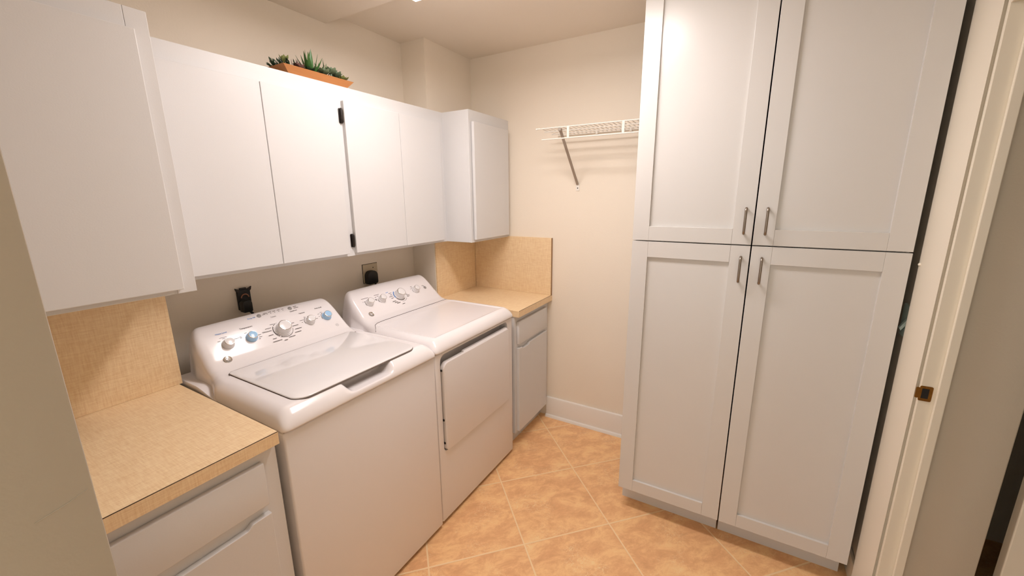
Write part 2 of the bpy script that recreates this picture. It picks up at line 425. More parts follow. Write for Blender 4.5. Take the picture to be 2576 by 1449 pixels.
counter(XL + .001, .1325, -.8143, True, 'near tan laminate countertop left of the washer', 'N')
e = counter(1.5658, XF - .0008, -.8189, False, 'small tan laminate countertop in the far corner beside the dryer', 'N')
obj('edge_band', box(B(), 1.5636, 1.5656, -.8189, -.2, ZK - .0392, ZK - .0004, bev=.0004), M_lamX, e)

# ------------------------------------------------------------------ base cabinets
def scoop_door(x0, x1, z0, z1, s0, s1, y):
    pts = [(x0, z0), (x1, z0), (x1, z1)]
    w = .018; dp = .012
    for i in range(9):
        t = i / 8; pts.append((s1 - w * t, z1 - dp * smooth01(0, 1, t)))
    for i in range(9):
        t = i / 8; pts.append((s0 + w - w * t, z1 - dp * (1 - smooth01(0, 1, t))))
    pts.append((x0, z1))
    bm = B(); prism(bm, pts, 'y', y, y + .019, bev=.002); return bm
def base_cabinet(x0, x1, fx0, fx1, ztop, z0, dx0, dx1, s0, s1, label, drawer_z, door_z):
    e = empty('base_cabinet', ((x0 + x1) / 2, -.5, 0), label=label, cat='cabinet')
    obj('carcass', box(B(), x0, x1, -.7655, -D1 - .001, .098, ZK - .0395), M_cab, e)
    bm = B()
    for a, b_, c, d in ((x0, fx0, .098, ZK - .0395), (fx1, x1, .098, ZK - .0395), (fx0, fx1, .83, ZK - .0395), (fx0, fx1, .655, .715), (fx0, fx1, .098, .13)):
        box(bm, a, b_, -.785, -.766, c, d)
    obj('face_frame', bm, M_cab, e)
    obj('toe_kick', box(B(), x0, x1, -.735, -.72, 0, .097), M_cab, e)
    obj('drawer', box(B(), dx0, dx1, -.804, -.7853, drawer_z[0], drawer_z[1], bev=.0035, seg=3), M_cab, e, smooth=40)
    obj('door', scoop_door(dx0, dx1, door_z[0], door_z[1], s0, s1, -.8042), M_cab, e)
    return e
base_cabinet(XL + .001, .1325, -.295, .0835, 0, 0, -.31, .0875, -.225, .036, 'near white base cabinet under the tan counter, left of the washer', (.698, .834), (.107, .668))
base_cabinet(1.5680, XF - .0008, 1.615, 1.975, 0, 0, 1.5925, 1.986, 1.63, 1.735, 'small white base cabinet with drawer and door, right of the dryer', (.694, .838), (.108, .668))

# ------------------------------------------------------------------ tall pantry cabinets on the far wall
PX = 1.39
def shaker(e, y0, y1, z0, z1, hy, hz):
    """door facing -x; y0 > y1"""
    st = .068; th = .02
    bm = B()
    box(bm, PX, PX + th, y1, y1 + st, z0, z1, bev=.0007); box(bm, PX, PX + th, y0 - st, y0, z0, z1, bev=.0007)
    box(bm, PX, PX + th, y1 + st + .0003, y0 - st - .0003, z0, z0 + .061, bev=.0007); box(bm, PX, PX + th, y1 + st + .0003, y0 - st - .0003, z1 - .068, z1, bev=.0007)
    d = obj('door', bm, M_pantry, e)
    obj('panel', box(B(), PX + .0105, PX + .018, y1 + st - .006, y0 - st + .006, z0 + .055, z1 - .062), M_pantry, d)
    bm = B(); r = .0048; x = PX - .028
    tube(bm, [(PX + .0005, hy, hz[1] - .006), (PX - .02, hy, hz[1] - .006), (x + .002, hy, hz[1] - .009), (x, hy, hz[1] - .016), (x, hy, hz[0] + .016), (x + .002, hy, hz[0] + .009), (PX - .02, hy, hz[0] + .006), (PX + .0005, hy, hz[0] + .006)], r, 12)
    obj('handle', bm, M_nickel, d, smooth=60, label='brushed nickel bar handle')
ZP = 2.40
for y0, y1, hy, lab in ((-1.4967, -1.9522, -1.923, 'tall white shaker pantry cabinet, left one, beside the wire shelf'), (-1.9566, -2.4200, -1.994, 'tall white shaker pantry cabinet, right one, beside the doorway')):
    e = empty('pantry_cabinet', (1.72, (y0 + y1) / 2, 0), label=lab, cat='cabinet', group='tall pantry cabinets')
    obj('carcass', box(B(), PX + .034, XF - .002, y1 + .001, y0 - .001, .1185, ZP), M_pantry, e)
    obj('toe_kick', box(B(), 1.481, 1.499, y1 + .002, y0 - .001, 0, .118), M_pantry, e)
    shaker(e, y0, y1, .119, 1.3783, hy, (1.231, 1.340))
    shaker(e, y0, y1, 1.3828, ZP - .003, hy, (1.421, 1.529))

# ------------------------------------------------------------------ wire shelf
ws = empty('wire_shelf', (1.88, -1.2, 1.94), label='white wire shelf with hang rail on the far wall, left of the pantry', cat='shelf')
SX0, SX1, SY0, SY1, SZ = 1.735, 2.022, -1.488, -.848, 1.943
def rod(name, x, z, y0, y1, r=.0032): 
    return obj(name, tube(B(), [(x, y0, z), (x, y1, z)], r, 10), M_wire, ws, smooth=60)
rod('front_rod', SX0, SZ, SY0, SY1, .0036); rod('hang_rail', SX0, 1.884, SY0, -.876, .0036); rod('back_rod', SX1, SZ - .002, SY0, SY1)
rod('middle_rod', 1.832, SZ - .0045, SY0, SY1 + .0); rod('middle_rod', 1.93, SZ - .0045, SY0, SY1)
bm = B(); y = SY1 - .012
while y > SY0:
    tube(bm, [(SX0 - .003, y, SZ + .004), (SX1 + .003, y, SZ + .002)], .0019, 6); y -= .0254
obj('deck_wires', bm, M_wire, ws, smooth=60)
for y in (-1.035, -1.335):
    obj('rail_hanger', box(B(), SX0 - .0035, SX0 + .0015, y - .007, y + .007, 1.884, SZ, bev=.001), M_wire, ws)
obj('end_cap', lathe(B(), [(0, -.006), (.005, -.006), (.0055, 0), (.005, .006), (0, .007)], 16, Matrix.Translation((SX0, SY1 + .002, SZ)) @ Matrix.Rotation(R(-90), 4, 'X')), M_wire, ws, smooth=60)
for y in (-.985, -1.462):
    bm = B()
    d = Vector((2.024 - 1.745, 0, 1.645 - 1.928)); n = Vector((-d.z, 0, d.x)).normalized() * .0045
    a = Vector((1.745, y, 1.928)); b_ = Vector((2.024, y, 1.645))
    prism(bm, [((a + n).x, (a + n).z), ((a - n).x, (a - n).z), ((b_ - n).x, (b_ - n).z), ((b_ + n).x, (b_ + n).z)], 'y', y - .007, y + .007, bev=.001)
    box(bm, 1.728, 1.752, y - .009, y + .009, 1.924, 1.9375, bev=.002)
    br = obj('brace', bm, M_brace, ws, label='grey steel diagonal brace')
    bm = B(); box(bm, 2.0275, XF - .0004, y - .012, y + .012, 1.606, 1.652, bev=.001)
    pl = obj('foot_plate', bm, M_wire, br)
    obj('screw', lathe(B(), [(0, 0), (.0035, 0), (.0035, .001), (0, .002)], 12, Matrix.Translation((2.0275, y, 1.622)) @ Matrix.Rotation(R(-90), 4, 'Y')), M_bronze, br)
for y in (-1.1, -1.3):
    obj('wall_clip', box(B(), 2.012, XF - .0004, y - .006, y + .006, 1.931, 1.9495, bev=.002), M_wire, ws)

# ------------------------------------------------------------------ washer and dryer
YF, YBK = -.812, -.122
def hc(y):
    pts = [(-.9, .952), (-.362, .952), (-.335, .9555), (-.31, .9655), (-.285, .9835), (-.185, 1.0795), (-.172, 1.0885), (-.158, 1.0925), (-.14, 1.092), (-.1, 1.088)]
    for (a, za), (b_, zb) in zip(pts, pts[1:]):
        if a <= y <= b_: return za + (zb - za) * (y - a) / (b_ - a)
    return pts[0][1] if y < pts[0][0] else pts[-1][1]
def sq(t, e): 
    t = max(0, min(1, t)); return (1 - (1 - t) ** e) ** (1 / e)
def topz(x, y, x0, x1, yf, scoop=None, dish=False):
    t = smooth01(-.42, -.27, y)
    rs = .05 - .004 * t; es = 2.1 + 1.0 * t
    d = max(0.0, min(x - x0, x1 - x) - (.034 * smooth01(-.42, -.30, y) + .014 * smooth01(-.22, -.13, y))); zb = .898 + .022 * t
    z = zb + (hc(y) - zb) * sq(d / rs, es) * sq((y - yf) / .052, 1.7) * sq((YBK - y) / .03, 2)
    # arched crest: the console is a little higher in the middle
    if t > 0: z += .006 * smooth01(-.30, -.17, y) * (1 - ((x - (x0 + x1) / 2) / ((x1 - x0) / 2)) ** 2) * sq(d / rs, 2)
    if dish:
        k = smooth01(.045, .062, d) * smooth01(yf + .046, yf + .060, y) * (1 - smooth01(-.40, -.37, y)); z -= .005 * k
    if scoop:
        c = (x0 + x1) / 2
        g = 1 - smooth01(scoop - .028, scoop + .012, abs(x - c)); h = smooth01(-.722, -.735, y)
        z = z + (min(z, .9135) - z) * g * h
    return z
def grid_pts(a, b_, r0, r1, n, ne):
    out = [a + r0 * (1 - math.cos(math.pi / 2 * i / ne)) for i in range(ne)]
    out += [a + r0 + (b_ - r1 - a - r0) * i / n for i in range(n)]
    out += [b_ - r1 * (1 - math.sin(math.pi / 2 * i / ne)) if False else b_ - r1 * (1 - math.cos(math.pi / 2 * (1 - i / ne))) for i in range(ne + 1)]
    return out
def cover_mesh(x0, x1, yf, scoop=None, dish=False):
    bm = B(); rad = .02
    xs = grid_pts(x0, x1, .12, .12, 70, 90); ys = grid_pts(yf, YBK, .058, .03, 110, 14)
    V = []
    for y in ys:
        row = []
        for x in xs:
            z = topz(x, y, x0, x1, yf, scoop, dish)
            px, py = x, y
            sx = x - x0 if x - x0 < x1 - x else x1 - x
            if sx < rad and y - yf < rad:
                a, b_ = 1 - sx / rad, 1 - (y - yf) / rad
                a2, b2 = a * math.sqrt(1 - b_ * b_ / 2), b_ * math.sqrt(1 - a * a / 2)
                py = yf + rad * (1 - b2); px = (x0 + rad * (1 - a2)) if x - x0 < x1 - x else (x1 - rad * (1 - a2))
            row.append(bm.verts.new((px, py, z)))
        V.append(row)
    for j in range(len(ys) - 1):
        for i in range(len(xs) - 1): bm.faces.new((V[j][i], V[j][i + 1], V[j + 1][i + 1], V[j + 1][i]))
    # skirt
    rim = V[0] + [r[-1] for r in V[1:]] + V[-1][-2::-1] + [r[0] for r in V[-2:0:-1]]
    low = [bm.verts.new((v.co.x, v.co.y, .8935)) for v in rim]
    n = len(rim)
    for i in range(n): bm.faces.new((rim[i], rim[(i + 1) % n], low[(i + 1) % n], low[i]))
    bm.faces.new(low)
    return bm
def face_M(x, y, z, off=.0):
    """frame lying on the sloped console face: local X right, local Y up the slope, local Z out"""
    a = R(43.8); n = Vector((0, -math.sin(a), math.cos(a))); u = Vector((0, math.cos(a), math.sin(a)))
    p = Vector((x, y, z)) + n * off
    return Matrix(((1, u.x, n.x, p.x), (0, u.y, n.y, p.y), (0, u.z, n.z, p.z), (0, 0, 0, 1)))
def fz(y): return .9835 + (y + .285) * .96
def on_face(x, y, x0, x1, off=0.0, yf=YF): return face_M(x, y, topz(x, y, x0, x1, yf), off)
def knob(parent, M, r, h, m, big=False):
    k = obj('knob', lathe(B(), [(0, .0006), (r * 1.1, .0006), (r * 1.1, .003), (r, .0042), (r * .97, .006), (r * .88, h * .82), (r * .86, h * .86)], 44, M), m, parent, smooth=40)
    obj('chrome_ring', lathe(B(), [(r * .86, h * .78), (r * .88, h * .84), (r * .86, h * .97), (r * .80, h), (r * .76, h * .99)], 44, M), M_chrome, k, smooth=60)
    obj('cap', lathe(B(), [(r * .77, h * .95), (r * .765, h * .992), (r * .7, h * 1.008), (0, h * 1.012)], 44, M), M_plas if m is not M_blue else M_blue, k, smooth=40)
    return k
def dashes(bm, M, items, hgt=.0022):
    for (u, v, w) in items:
        t = bmesh.new(); bmesh.ops.create_grid(t, x_segments=1, y_segments=1, size=.5)
        bmesh.ops.transform(t, matrix=M @ Matrix.Translation((u, v, 0)) @ Matrix.Diagonal((w, hgt, 1, 1)), verts=t.verts[:]); join(bm, t)
abm = B()
def arc_dashes(bm, M, r, a0, a1, n, w, l):
    for i in range(n):
        a = R(a0 + (a1 - a0) * i / max(1, n - 1))
        t = bmesh.new(); bmesh.ops.create_grid(t, x_segments=1, y_segments=1, size=.5)
        bmesh.ops.transform(t, matrix=M @ Matrix.Rotation(a, 4, 'Z') @ Matrix.Translation((r, 0, 0)) @ Matrix.Diagonal((w, l, 1, 1)), verts=t.verts[:]); join(abm, t)
def badge(parent, x, y, x0, x1, yf):
    M = on_face(x, y, x0, x1, .0, yf)
    b_ = obj('round_badge', lathe(B(), [(0, .0004), (.0145, .0004), (.015, .0022), (.0135, .0036), (.012, .0030), (0, .0026)], 36, M), M_chrome, parent, smooth=40, label='small round chrome badge')
    bm = B()
    def curve(f, n=26): tube(bm, [M @ Vector(f(i / (n - 1))) for i in range(n)], .0008, 6)
    curve(lambda t: (-.0035 + .004 * math.cos(6.6 * t + .6), .001 + .0038 * math.sin(6.6 * t + .6), .0034))
    curve(lambda t: (-.0005 - .004 * t * (1 - .3 * t), -.001 - .006 * math.sin(3.1 * t), .0034))
    curve(lambda t: (.0042 + .0036 * math.cos(5.6 * t + .1), .0004 + .004 * math.sin(5.6 * t + .1), .0034))
    curve(lambda t: (-.008 + .016 * t, .0065 * math.sin(6.28 * t) * .5 + .004, .0034))
    obj('monogram', bm, M_plas, b_, smooth=60)

def body_feet(parent, x0, x1, yf):
    for x in (x0 + .05, x1 - .05):
        for y in (yf + .06, -.2):
            obj('foot', lathe(B(), [(0, 0), (.02, 0), (.02, .006), (.012, .0083), (0, .0083)], 20, Matrix.Translation((x, y, 0))), M_black, parent, smooth=40)

def flush(m, par):
    global bm, abm
    if len(bm.verts): obj('printed_legend', bm, m, par)
    if len(abm.verts): obj('dial_scale', abm, m, par)
    bm = B(); abm = B()

# ---- washer
wx0, wx1 = .1495, .8360
w = empty('washing_machine', (.493, -.46, 0), label='white top-loading washing machine, left one, with blue dials', cat='washing machine')
bm = B(); box(bm, wx0 + .004, wx1 - .003, -.8005, YBK - .004, .018, .8865, bev=.007, seg=3)
obj('cabinet_body', bm, M_body, w, smooth=40)
obj('base_shadow_block', box(B(), wx0 + .02, wx1 - .02, -.785, YBK - .02, .0085, .0175), M_black, w)  # black block standing in for the shadow under the washer
obj('shadow_strip', box(B(), wx0 + .009, wx1 - .009, -.7945, YBK - .01, .8866, .8934), M_seam_shade, w)  # dark strip painting the shadow line below the cover
body_feet(w, wx0, wx1, -.8)
obj('top_cover', cover_mesh(wx0, wx1, YF, scoop=.105), M_enam, w, smooth=180)
lx0, lx1, ly0, ly1 = .2245, .7605, -.7735, -.352
LZ = .9528
gs = B(); prism(gs, rrect(lx0 - .0014, lx1 + .0014, ly0 - .0014, ly1 + .0024, (.048, .048, .019, .019)), 'z', LZ - .004, LZ - .0002)  # dark plate standing in for the shaded gap around the lid
obj('lid_gap_shade', gs, M_gap, w)
bm = B(); tube(bm, [(lx0 - .004, ly1 - .022, LZ + .0008), (lx0, ly1 - .008, LZ + .001), (lx0 + .012, ly1 + .0022, topz(lx0 + .012, ly1 + .002, wx0, wx1, YF) + .002)] + [(lx0 + .03 + i * (lx1 - lx0 - .06) / 14, ly1 + .0028, topz(lx0 + .03 + i * (lx1 - lx0 - .06) / 14, ly1 + .0028, wx0, wx1, YF) + .0022) for i in range(15)] + [(lx1 - .012, ly1 + .0022, topz(lx1 - .012, ly1 + .002, wx0, wx1, YF) + .002), (lx1, ly1 - .010, LZ + .001), (lx1 + .012, ly1 - .022, LZ + .0006)], .0012, 6)
obj('lid_seam', bm, M_gap, w)
ld = B(); prism(ld, rrect(lx0, lx1, ly0, ly1, (.047, .047, .018, .018)), 'z', LZ + .0002, LZ + .0052, bev=.002, seg=3)
lid = obj('lid', ld, M_lid, w, smooth=40)
kz = -.2425
for x, m in ((.2895, M_plas), (.3765, M_blue), (.6325, M_plas), (.7175, M_blue)):
    knob(w, on_face(x, kz, wx0, wx1), .0200, .024, m)
Mk = on_face(.5045, kz - .002, wx0, wx1)
knob(w, Mk, .0300, .033, M_plas)
for x, yy in ((.4475, -.1795), (.583, -.1795)):
    obj('button', lathe(B(), [(0, .0003), (.0088, .0003), (.0086, .002), (.0075, .0028), (0, .0032)], 28, on_face(x, yy, wx0, wx1)), M_btn, w, smooth=40)
badge(w, .260, -.2865, wx0, wx1, YF)
# printing on the console
bm = B(); O = .0013
def put(s, x, y, size): text_bm(bm, s, size, on_face(x, y, wx0, wx1, O))
put('Temperature', .377, -.2075, .0092); flush(M_ink, w)
put('Auto Soak', .7035, -.2035, .0086); flush(M_ink, w)
put('Options', .6185, -.2075, .0086); flush(M_ink, w)
put('Start/Pause', .590, -.1925, .0074); flush(M_ink, w)
put('Colors', .497, -.1955, .0080); flush(M_ink, w)
put('Whites', .4335, -.2385, .0086); flush(M_ink, w)
flush(M_ink, w)
M0 = on_face(.515, -.1785, wx0, wx1, O)
dashes(bm, M0, [(-.048, -.001, .014), (-.0405, .004, .017), (-.020, .005, .013), (-.0015, .005, .012), (.018, .005, .012), (.036, .005, .010)], .0018)
for u in (-.0335, -.018, -.0005, .017, .036): lathe(bm, [(0, 0), (.0017, 0.00005), (0, .0001)], 10, M0 @ Matrix.Translation((u, -.002, 0)))
flush(M_ink, w)
M0 = on_face(.583, -.1795, wx0, wx1, O); dashes(bm, M0, [(.024, .004, .016), (.027, -.0035, .022)], .0022)
flush(M_ink, w)
M0 = on_face(.2895, kz, wx0, wx1, O); dashes(bm, M0, [(-.0235, .022, .010), (-.004, .029, .009), (.034, .014, .022), (-.004, .0345, .026)], .0016)
flush(M_ink, w)
M0 = on_face(.3765, kz, wx0, wx1, O); dashes(bm, M0, [(-.036, .016, .008), (-.036, .011, .009), (-.012, .0265, .009), (.013, .0225, .007), (.031, .002, .012), (.031, -.0085, .012), (.024, -.016, .007)], .0018)
flush(M_ink, w)
M0 = on_face(.6325, kz, wx0, wx1, O); dashes(bm, M0, [(-.035, .014, .017), (-.0365, .003, .005), (-.014, .026, .009), (.008, .0255, .018), (.022, .0155, .012), (.027, .011, .014), (.031, .002, .019)], .0018)
arc_dashes(bm, M0, .0255, 120, 195, 12, .002, .0030)
flush(M_ink, w)
M0 = on_face(.7175, kz, wx0, wx1, O); dashes(bm, M0, [(-.015, .0285, .010), (-.030, .0225, .010), (-.033, .0095, .006)], .0018)
arc_dashes(bm, M0, .0255, 115, 195, 12, .002, .0030)
flush(M_ink, w)
M0 = Mk @ Matrix.Translation((0, 0, O))
arc_dashes(bm, M0, .0395, 108, 132, 3, .0036, .0052); arc_dashes(bm, M0, .0395, 148, 212, 9, .0036, .0064); arc_dashes(bm, M0, .0395, 222, 236, 2, .0036, .0052)
arc_dashes(bm, M0, .0395, 244, 310, 9, .0022, .0046); arc_dashes(bm, M0, .0395, 318, 345, 4, .0022, .003)
dashes(bm, M0, [(-.031, .036, .017), (-.0535, .0215, .025), (-.0515, .008, .012), (-.058, -.0125, .020), (-.052, -.033, .016), (-.047, -.047, .038), (.020, .0465, .012), (.052, .0155, .012), (.056, .0005, .027), (.060, -.0175, .031), (.051, -.033, .029), (.016, -.0465, .029), (-.0145, -.0545, .015)], .0024)
flush(M_ink, w)
M0 = on_face(.7385, -.2855, wx0, wx1, O)
arc_dashes(bm, M0, .0066, 0, 345, 22, .0007, .0019); dashes(bm, M0, [(0, .0005, .007)], .0012)
flush(M_ink, w)
text_bm(bm, 'Deep Fill', .0086, on_face(.4150, -.1815, wx0, wx1, O)); flush(M_blueink, w)
text_bm(bm, 'Water Level', .0082, on_face(.2865, -.2045, wx0, wx1, O)); flush(M_blueink, w)

# ---- dryer
dx0, dx1 = .8385, 1.5255
DF = -.806
d = empty('clothes_dryer', (1.18, -.46, 0), label='white front-loading clothes dryer, right one, with front door', cat='clothes dryer')
bm = B(); box(bm, dx0 + .003, dx1 - .003, -.7951, YBK - .004, .018, .8865, bev=.007, seg=3)
ct = B(); prism(ct, rrect(.8735, 1.4675, .387, .876, (.026, .026, .03, .035)), 'y', -.83, -.742)
bm = boolean_cut(bm, ct)
obj('cabinet_body', bm, M_body, d, smooth=30)
obj('base_shadow_block', box(B(), dx0 + .02, dx1 - .02, -.78, YBK - .02, .0085, .0175), M_black, d)  # black block drawn as the shadow beneath the dryer
obj('shadow_strip', box(B(), dx0 + .009, dx1 - .009, -.789, YBK - .01, .8866, .8934), M_seam_shade, d)  # dark strip in place of the shadow under the dryer top
body_feet(d, dx0, dx1, -.795)
obj('top_cover', cover_mesh(dx0, dx1, DF, dish=True), M_enam, d, smooth=180)
bm = B(); prism(bm, rrect(.8815, 1.4655, .3925, .838, (.022, .022, .02, .034)), 'y', -.8085, -.784, bev=.0045, seg=3)
door = obj('door', bm, M_body, d, smooth=40)
bm = B(); prism(bm, [(-.8065, .8335), (-.7975, .8435), (-.786, .8445), (-.786, .8335)], 'x', 1.045, 1.455, bev=.0015)
obj('door_handle', bm, M_enam, door)
for z in (.80, .55, .43): obj('hinge', box(B(), .8765, .8816, -.80, -.79, z, z + .008), M_black, door)
# seam between console and top
bm = B(); pts = []
for (x, y) in [(dx0 + .012, -.418), (dx0 + .03, -.398), (dx0 + .05, -.372), (dx0 + .075, -.358), (dx0 + .11, -.353)] + [(dx0 + .13 + i * .03, -.352) for i in range(16)]:
    pts.append((x, y, topz(x, y, dx0, dx1, DF, None, True) + .0008))
pts.append((dx1 - .055, -.352, topz(dx1 - .055, -.352, dx0, dx1, DF, None, True) + .0008))
pts.append((dx1 - .012, -.356, topz(dx1 - .012, -.356, dx0, dx1, DF, None, True) + .0008))
tube(bm, pts, .0011, 6)
obj('console_seam', bm, M_seam_shade, d)
for x in (.977, 1.062, 1.324):
    knob(d, on_face(x, kz + .004, dx0, dx1, 0, DF), .0205, .026, M_plas)
Md = on_face(1.1885, kz + .002, dx0, dx1, 0, DF); knob(d, Md, .0290, .034, M_plas)
obj('button', lathe(B(), [(0, .0003), (.0098, .0003), (.0095, .002), (.0085, .0028), (0, .0032)], 28, on_face(1.406, -.2395, dx0, dx1, 0, DF)), M_btn, d, smooth=40)
badge(d, .943, -.2865, dx0, dx1, DF)
bm = B()
def putd(s, x, y, size): text_bm(bm, s, size, on_face(x, y, dx0, dx1, O, DF))
M0 = on_face(.977, kz, dx0, dx1, O, DF); dashes(bm, M0, [(-.010, .0385, .046), (-.034, .0195, .004), (-.022, .0195, .012)], .0026); arc_dashes(bm, M0, .025, 120, 190, 10, .0016, .0034)
flush(M_ink, d)
M0 = on_face(1.062, kz, dx0, dx1, O, DF); dashes(bm, M0, [(-.014, .0405, .034), (-.012, .0305, .012), (-.029, .0275, .010), (-.036, .015, .012), (-.035, .010, .010)], .0026); arc_dashes(bm, M0, .025, 120, 190, 10, .0016, .0034)
flush(M_ink, d)
M0 = on_face(1.324, kz, dx0, dx1, O, DF); dashes(bm, M0, [(-.016, .034, .013), (-.018, .0245, .009), (-.031, .0195, .004)], .0030); arc_dashes(bm, M0, .025, 120, 190, 10, .0016, .0034)
flush(M_ink, d)
M0 = on_face(1.406, -.2395, dx0, dx1, O, DF); dashes(bm, M0, [(-.010, .018, .011), (-.004, .0135, .010)], .0024)
flush(M_ink, d)
M0 = Md @ Matrix.Translation((0, 0, O))
arc_dashes(bm, M0, .0365, 205, 300, 22, .0030, .0030)
dashes(bm, M0, [(-.022, .0395, .004), (-.004, .0415, .016), (.024, .0465, .015), (.034, .0295, .012), (-.052, .025, .022), (-.0525, .0135, .014), (-.060, .003, .026), (-.0565, -.0085, .018), (-.060, -.031, .026), (-.051, -.0405, .024), (-.040, -.048, .026), (.046, -.001, .012), (.049, -.009, .014), (.058, -.0165, .022), (.054, -.0245, .020), (-.012, -.062, .020)], .0026)
arc_dashes(bm, M0, .047, 262, 312, 7, .0026, .0030)
flush(M_ink, d)
arc_dashes(bm, M0, .0360, 128, 196, 26, .0052, .0021); flush(M_blueink, d)
dashes(bm, M0, [(-.068, .0345, .018)], .003); flush(M_blueink, d); bm.free()

# ------------------------------------------------------------------ outlets and plugs behind the machines
o = empty('wall_outlet', (.483, 0, 1.135), label='open dark outlet box on the wall behind the washing machine', cat='outlet')
bm = B(); box(bm, .4555, .5105, -.014, -.0004, 1.088, 1.180, bev=.003)
obj('box', bm, M_dark, o)
bm = B()
for x, s in ((.455, -1), (.511, 1)): prism(bm, [(x - s * .012, 1.180), (x + s * .006, 1.189), (x + s * .003, 1.176), (x - s * .004, 1.168)], 'y', -.016, -.006, bev=.001)
box(bm, .468, .496, -.012, -.006, 1.1805, 1.187, bev=.001)
obj('mounting_ear', bm, M_bronze, o)
bm = B(); tube(bm, [(.4835 + .0155 * math.cos(a), -.0165, 1.143 + .0155 * math.sin(a)) for a in [math.pi * i / 12 for i in range(13)]], .0028, 8)
obj('receptacle_rim', bm, M_copper, o, smooth=60)
def plug(name, x, z, r, label, y0, h, tail):
    e = empty(name, (x, y0, z), label=label, cat='plug')
    bm = B(); prism(bm, rrect(x - r, x + r, z - h, z + h * .8, (r * .35, r * .35, r * .8, r * .8), 6), 'y', y0 - .035, y0, bev=.005, seg=2)
    obj('plug_body', bm, M_black, e, smooth=40)
    obj('cord', tube(B(), tail, .0055, 10), M_black, e, smooth=60)
plug('power_plug', .4725, 1.112, .0205, 'black power plug in the open outlet behind the washing machine', -.0195, .030,
     [(.476, -.035, 1.090), (.4875, -.037, 1.080), (.494, -.040, 1.07), (.495, -.046, 1.04), (.496, -.05, .95), (.495, -.052, .7)])
o = empty('wall_outlet', (1.199, 0, 1.135), label='outlet with square ivory plate on the wall behind the clothes dryer', cat='outlet')
bm = B(); box(bm, 1.1455, 1.2525, -.0062, -.0004, 1.0795, 1.1895, bev=.0022)
obj('cover_plate', bm, M_ivory, o)
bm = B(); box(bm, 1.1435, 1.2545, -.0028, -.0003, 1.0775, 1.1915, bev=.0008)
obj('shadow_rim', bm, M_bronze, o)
lb = B(); lathe(lb, [(0, 0), (.0035, 0), (.003, .0014), (0, .0018)], 14, Matrix.Translation((1.219, -.0062, 1.1655)) @ Matrix.Rotation(R(90), 4, 'X'))
obj('screw', lb, M_bronze, o)
plug('power_plug', 1.187, 1.117, .037, 'large black power plug in the ivory outlet behind the clothes dryer', -.0066, .044,
     [(1.202, -.028, 1.082), (1.212, -.03, 1.062), (1.226, -.034, 1.03), (1.226, -.04, .95), (1.22, -.045, .7)])

# ------------------------------------------------------------------ light switch and bump by the doorway
s = empty('light_switch', (1.455, YR, 1.13), label='pale light switch in the dark gap between pantry and doorway', cat='light switch')
obj('switch_plate', box(B(), 1.42, 1.492, YR + .0004, YR + .0105, 1.075, 1.19, bev=.003), M_switch, s)
bm = B(); prism(bm, [(YR + .0105, 1.122), (YR + .0105, 1.142), (YR + .027, 1.110), (YR + .022, 1.100)], 'x', 1.430, 1.446, bev=.001)
obj('toggle', bm, M_switch, s)
bm = B(); lathe(bm, [(0, 0), (.0056, 0), (.0060, .003), (.0048, .007), (.0022, .009), (0, .0094)], 20, Matrix.Translation((1.3870, -2.4455, 1.3435)) @ Matrix.Rotation(R(-90), 4, 'X'))
setp(obj('door_bumper', bm, M_trim, smooth=50), 'small round white bumper on the edge of the door casing', 'bumper')

# ------------------------------------------------------------------ planter with succulents on the long wall cabinet
PZ = ZT + .0004
p = empty('planter', (.81, -.18, PZ), label='long orange wooden tray of succulents on top of the long wall cabinet', cat='planter')
def frustum(bm, x0, x1, y0, y1, z0, X0, X1, Y0, Y1, z1):
    a = [bm.verts.new(q) for q in ((x0, y0, z0), (x1, y0, z0), (x1, y1, z0), (x0, y1, z0))]; b_ = [bm.verts.new(q) for q in ((X0, Y0, z1), (X1, Y0, z1), (X1, Y1, z1), (X0, Y1, z1))]
    return a, b_
bm = B()
lo, hi = frustum(bm, .672, .940, -.250, -.130, PZ, .640, .978, -.266, -.112, PZ + .038)
li, hi2 = frustum(bm, .680, .932, -.243, -.137, PZ + .006, .6455, .9725, -.2605, -.1175, PZ + .038)
bm.faces.new(lo[::-1]); bm.faces.new(li)
for A_, B_ in ((lo, hi), (hi, hi2), (hi2, li)):
    for i in range(4): bm.faces.new((A_[i], A_[(i + 1) % 4], B_[(i + 1) % 4], B_[i]))
obj('tray', bm, M_tray, p)
bm = B(); bmesh.ops.create_grid(bm, x_segments=24, y_segments=10, size=.5)
for v in bm.verts: v.co = Vector((.809 + v.co.x * .306, -.189 + v.co.y * .126, PZ + .027 + .004 * random.random()))
obj('soil', bm, M_soil, p)
def leaf(bm, base, az, el, L, W, T, curl=0.0, n=7, tip=1.0):
    t = bmesh.new(); rings = []
    pos = Vector(base); e = el
    side = Vector((-math.sin(az), math.cos(az), 0))
    for i in range(n + 1):
        f = i / n
        wdt = W * (math.sin(math.pi * min(1, (f * .82 + .18)) ** tip) if tip != 0 else (1 - f)) if tip != 0 else W * (1 - f ** 1.3) * (.75 + .5 * f)
        dirv = Vector((math.cos(e) * math.cos(az), math.cos(e) * math.sin(az), math.sin(e)))
        nor = side.cross(dirv).normalized()
        th = T * max(.12, (1 - f) ** .6 if tip == 0 else math.sin(math.pi * (f * .8 + .18)))
        wdt = max(wdt, W * .03)
        rings.append([t.verts.new(pos + side * wdt / 2), t.verts.new(pos + nor * th * .35), t.verts.new(pos - side * wdt / 2), t.verts.new(pos - nor * th * .65)])
        pos = pos + dirv * (L / n); e += curl / n
    for a, b_ in zip(rings, rings[1:]):
        for k in range(4): t.faces.new((a[k], a[(k + 1) % 4], b_[(k + 1) % 4], b_[k]))
    t.faces.new(rings[0][::-1]); t.faces.new(rings[-1])
    join(bm, t)
ZS = PZ + .03
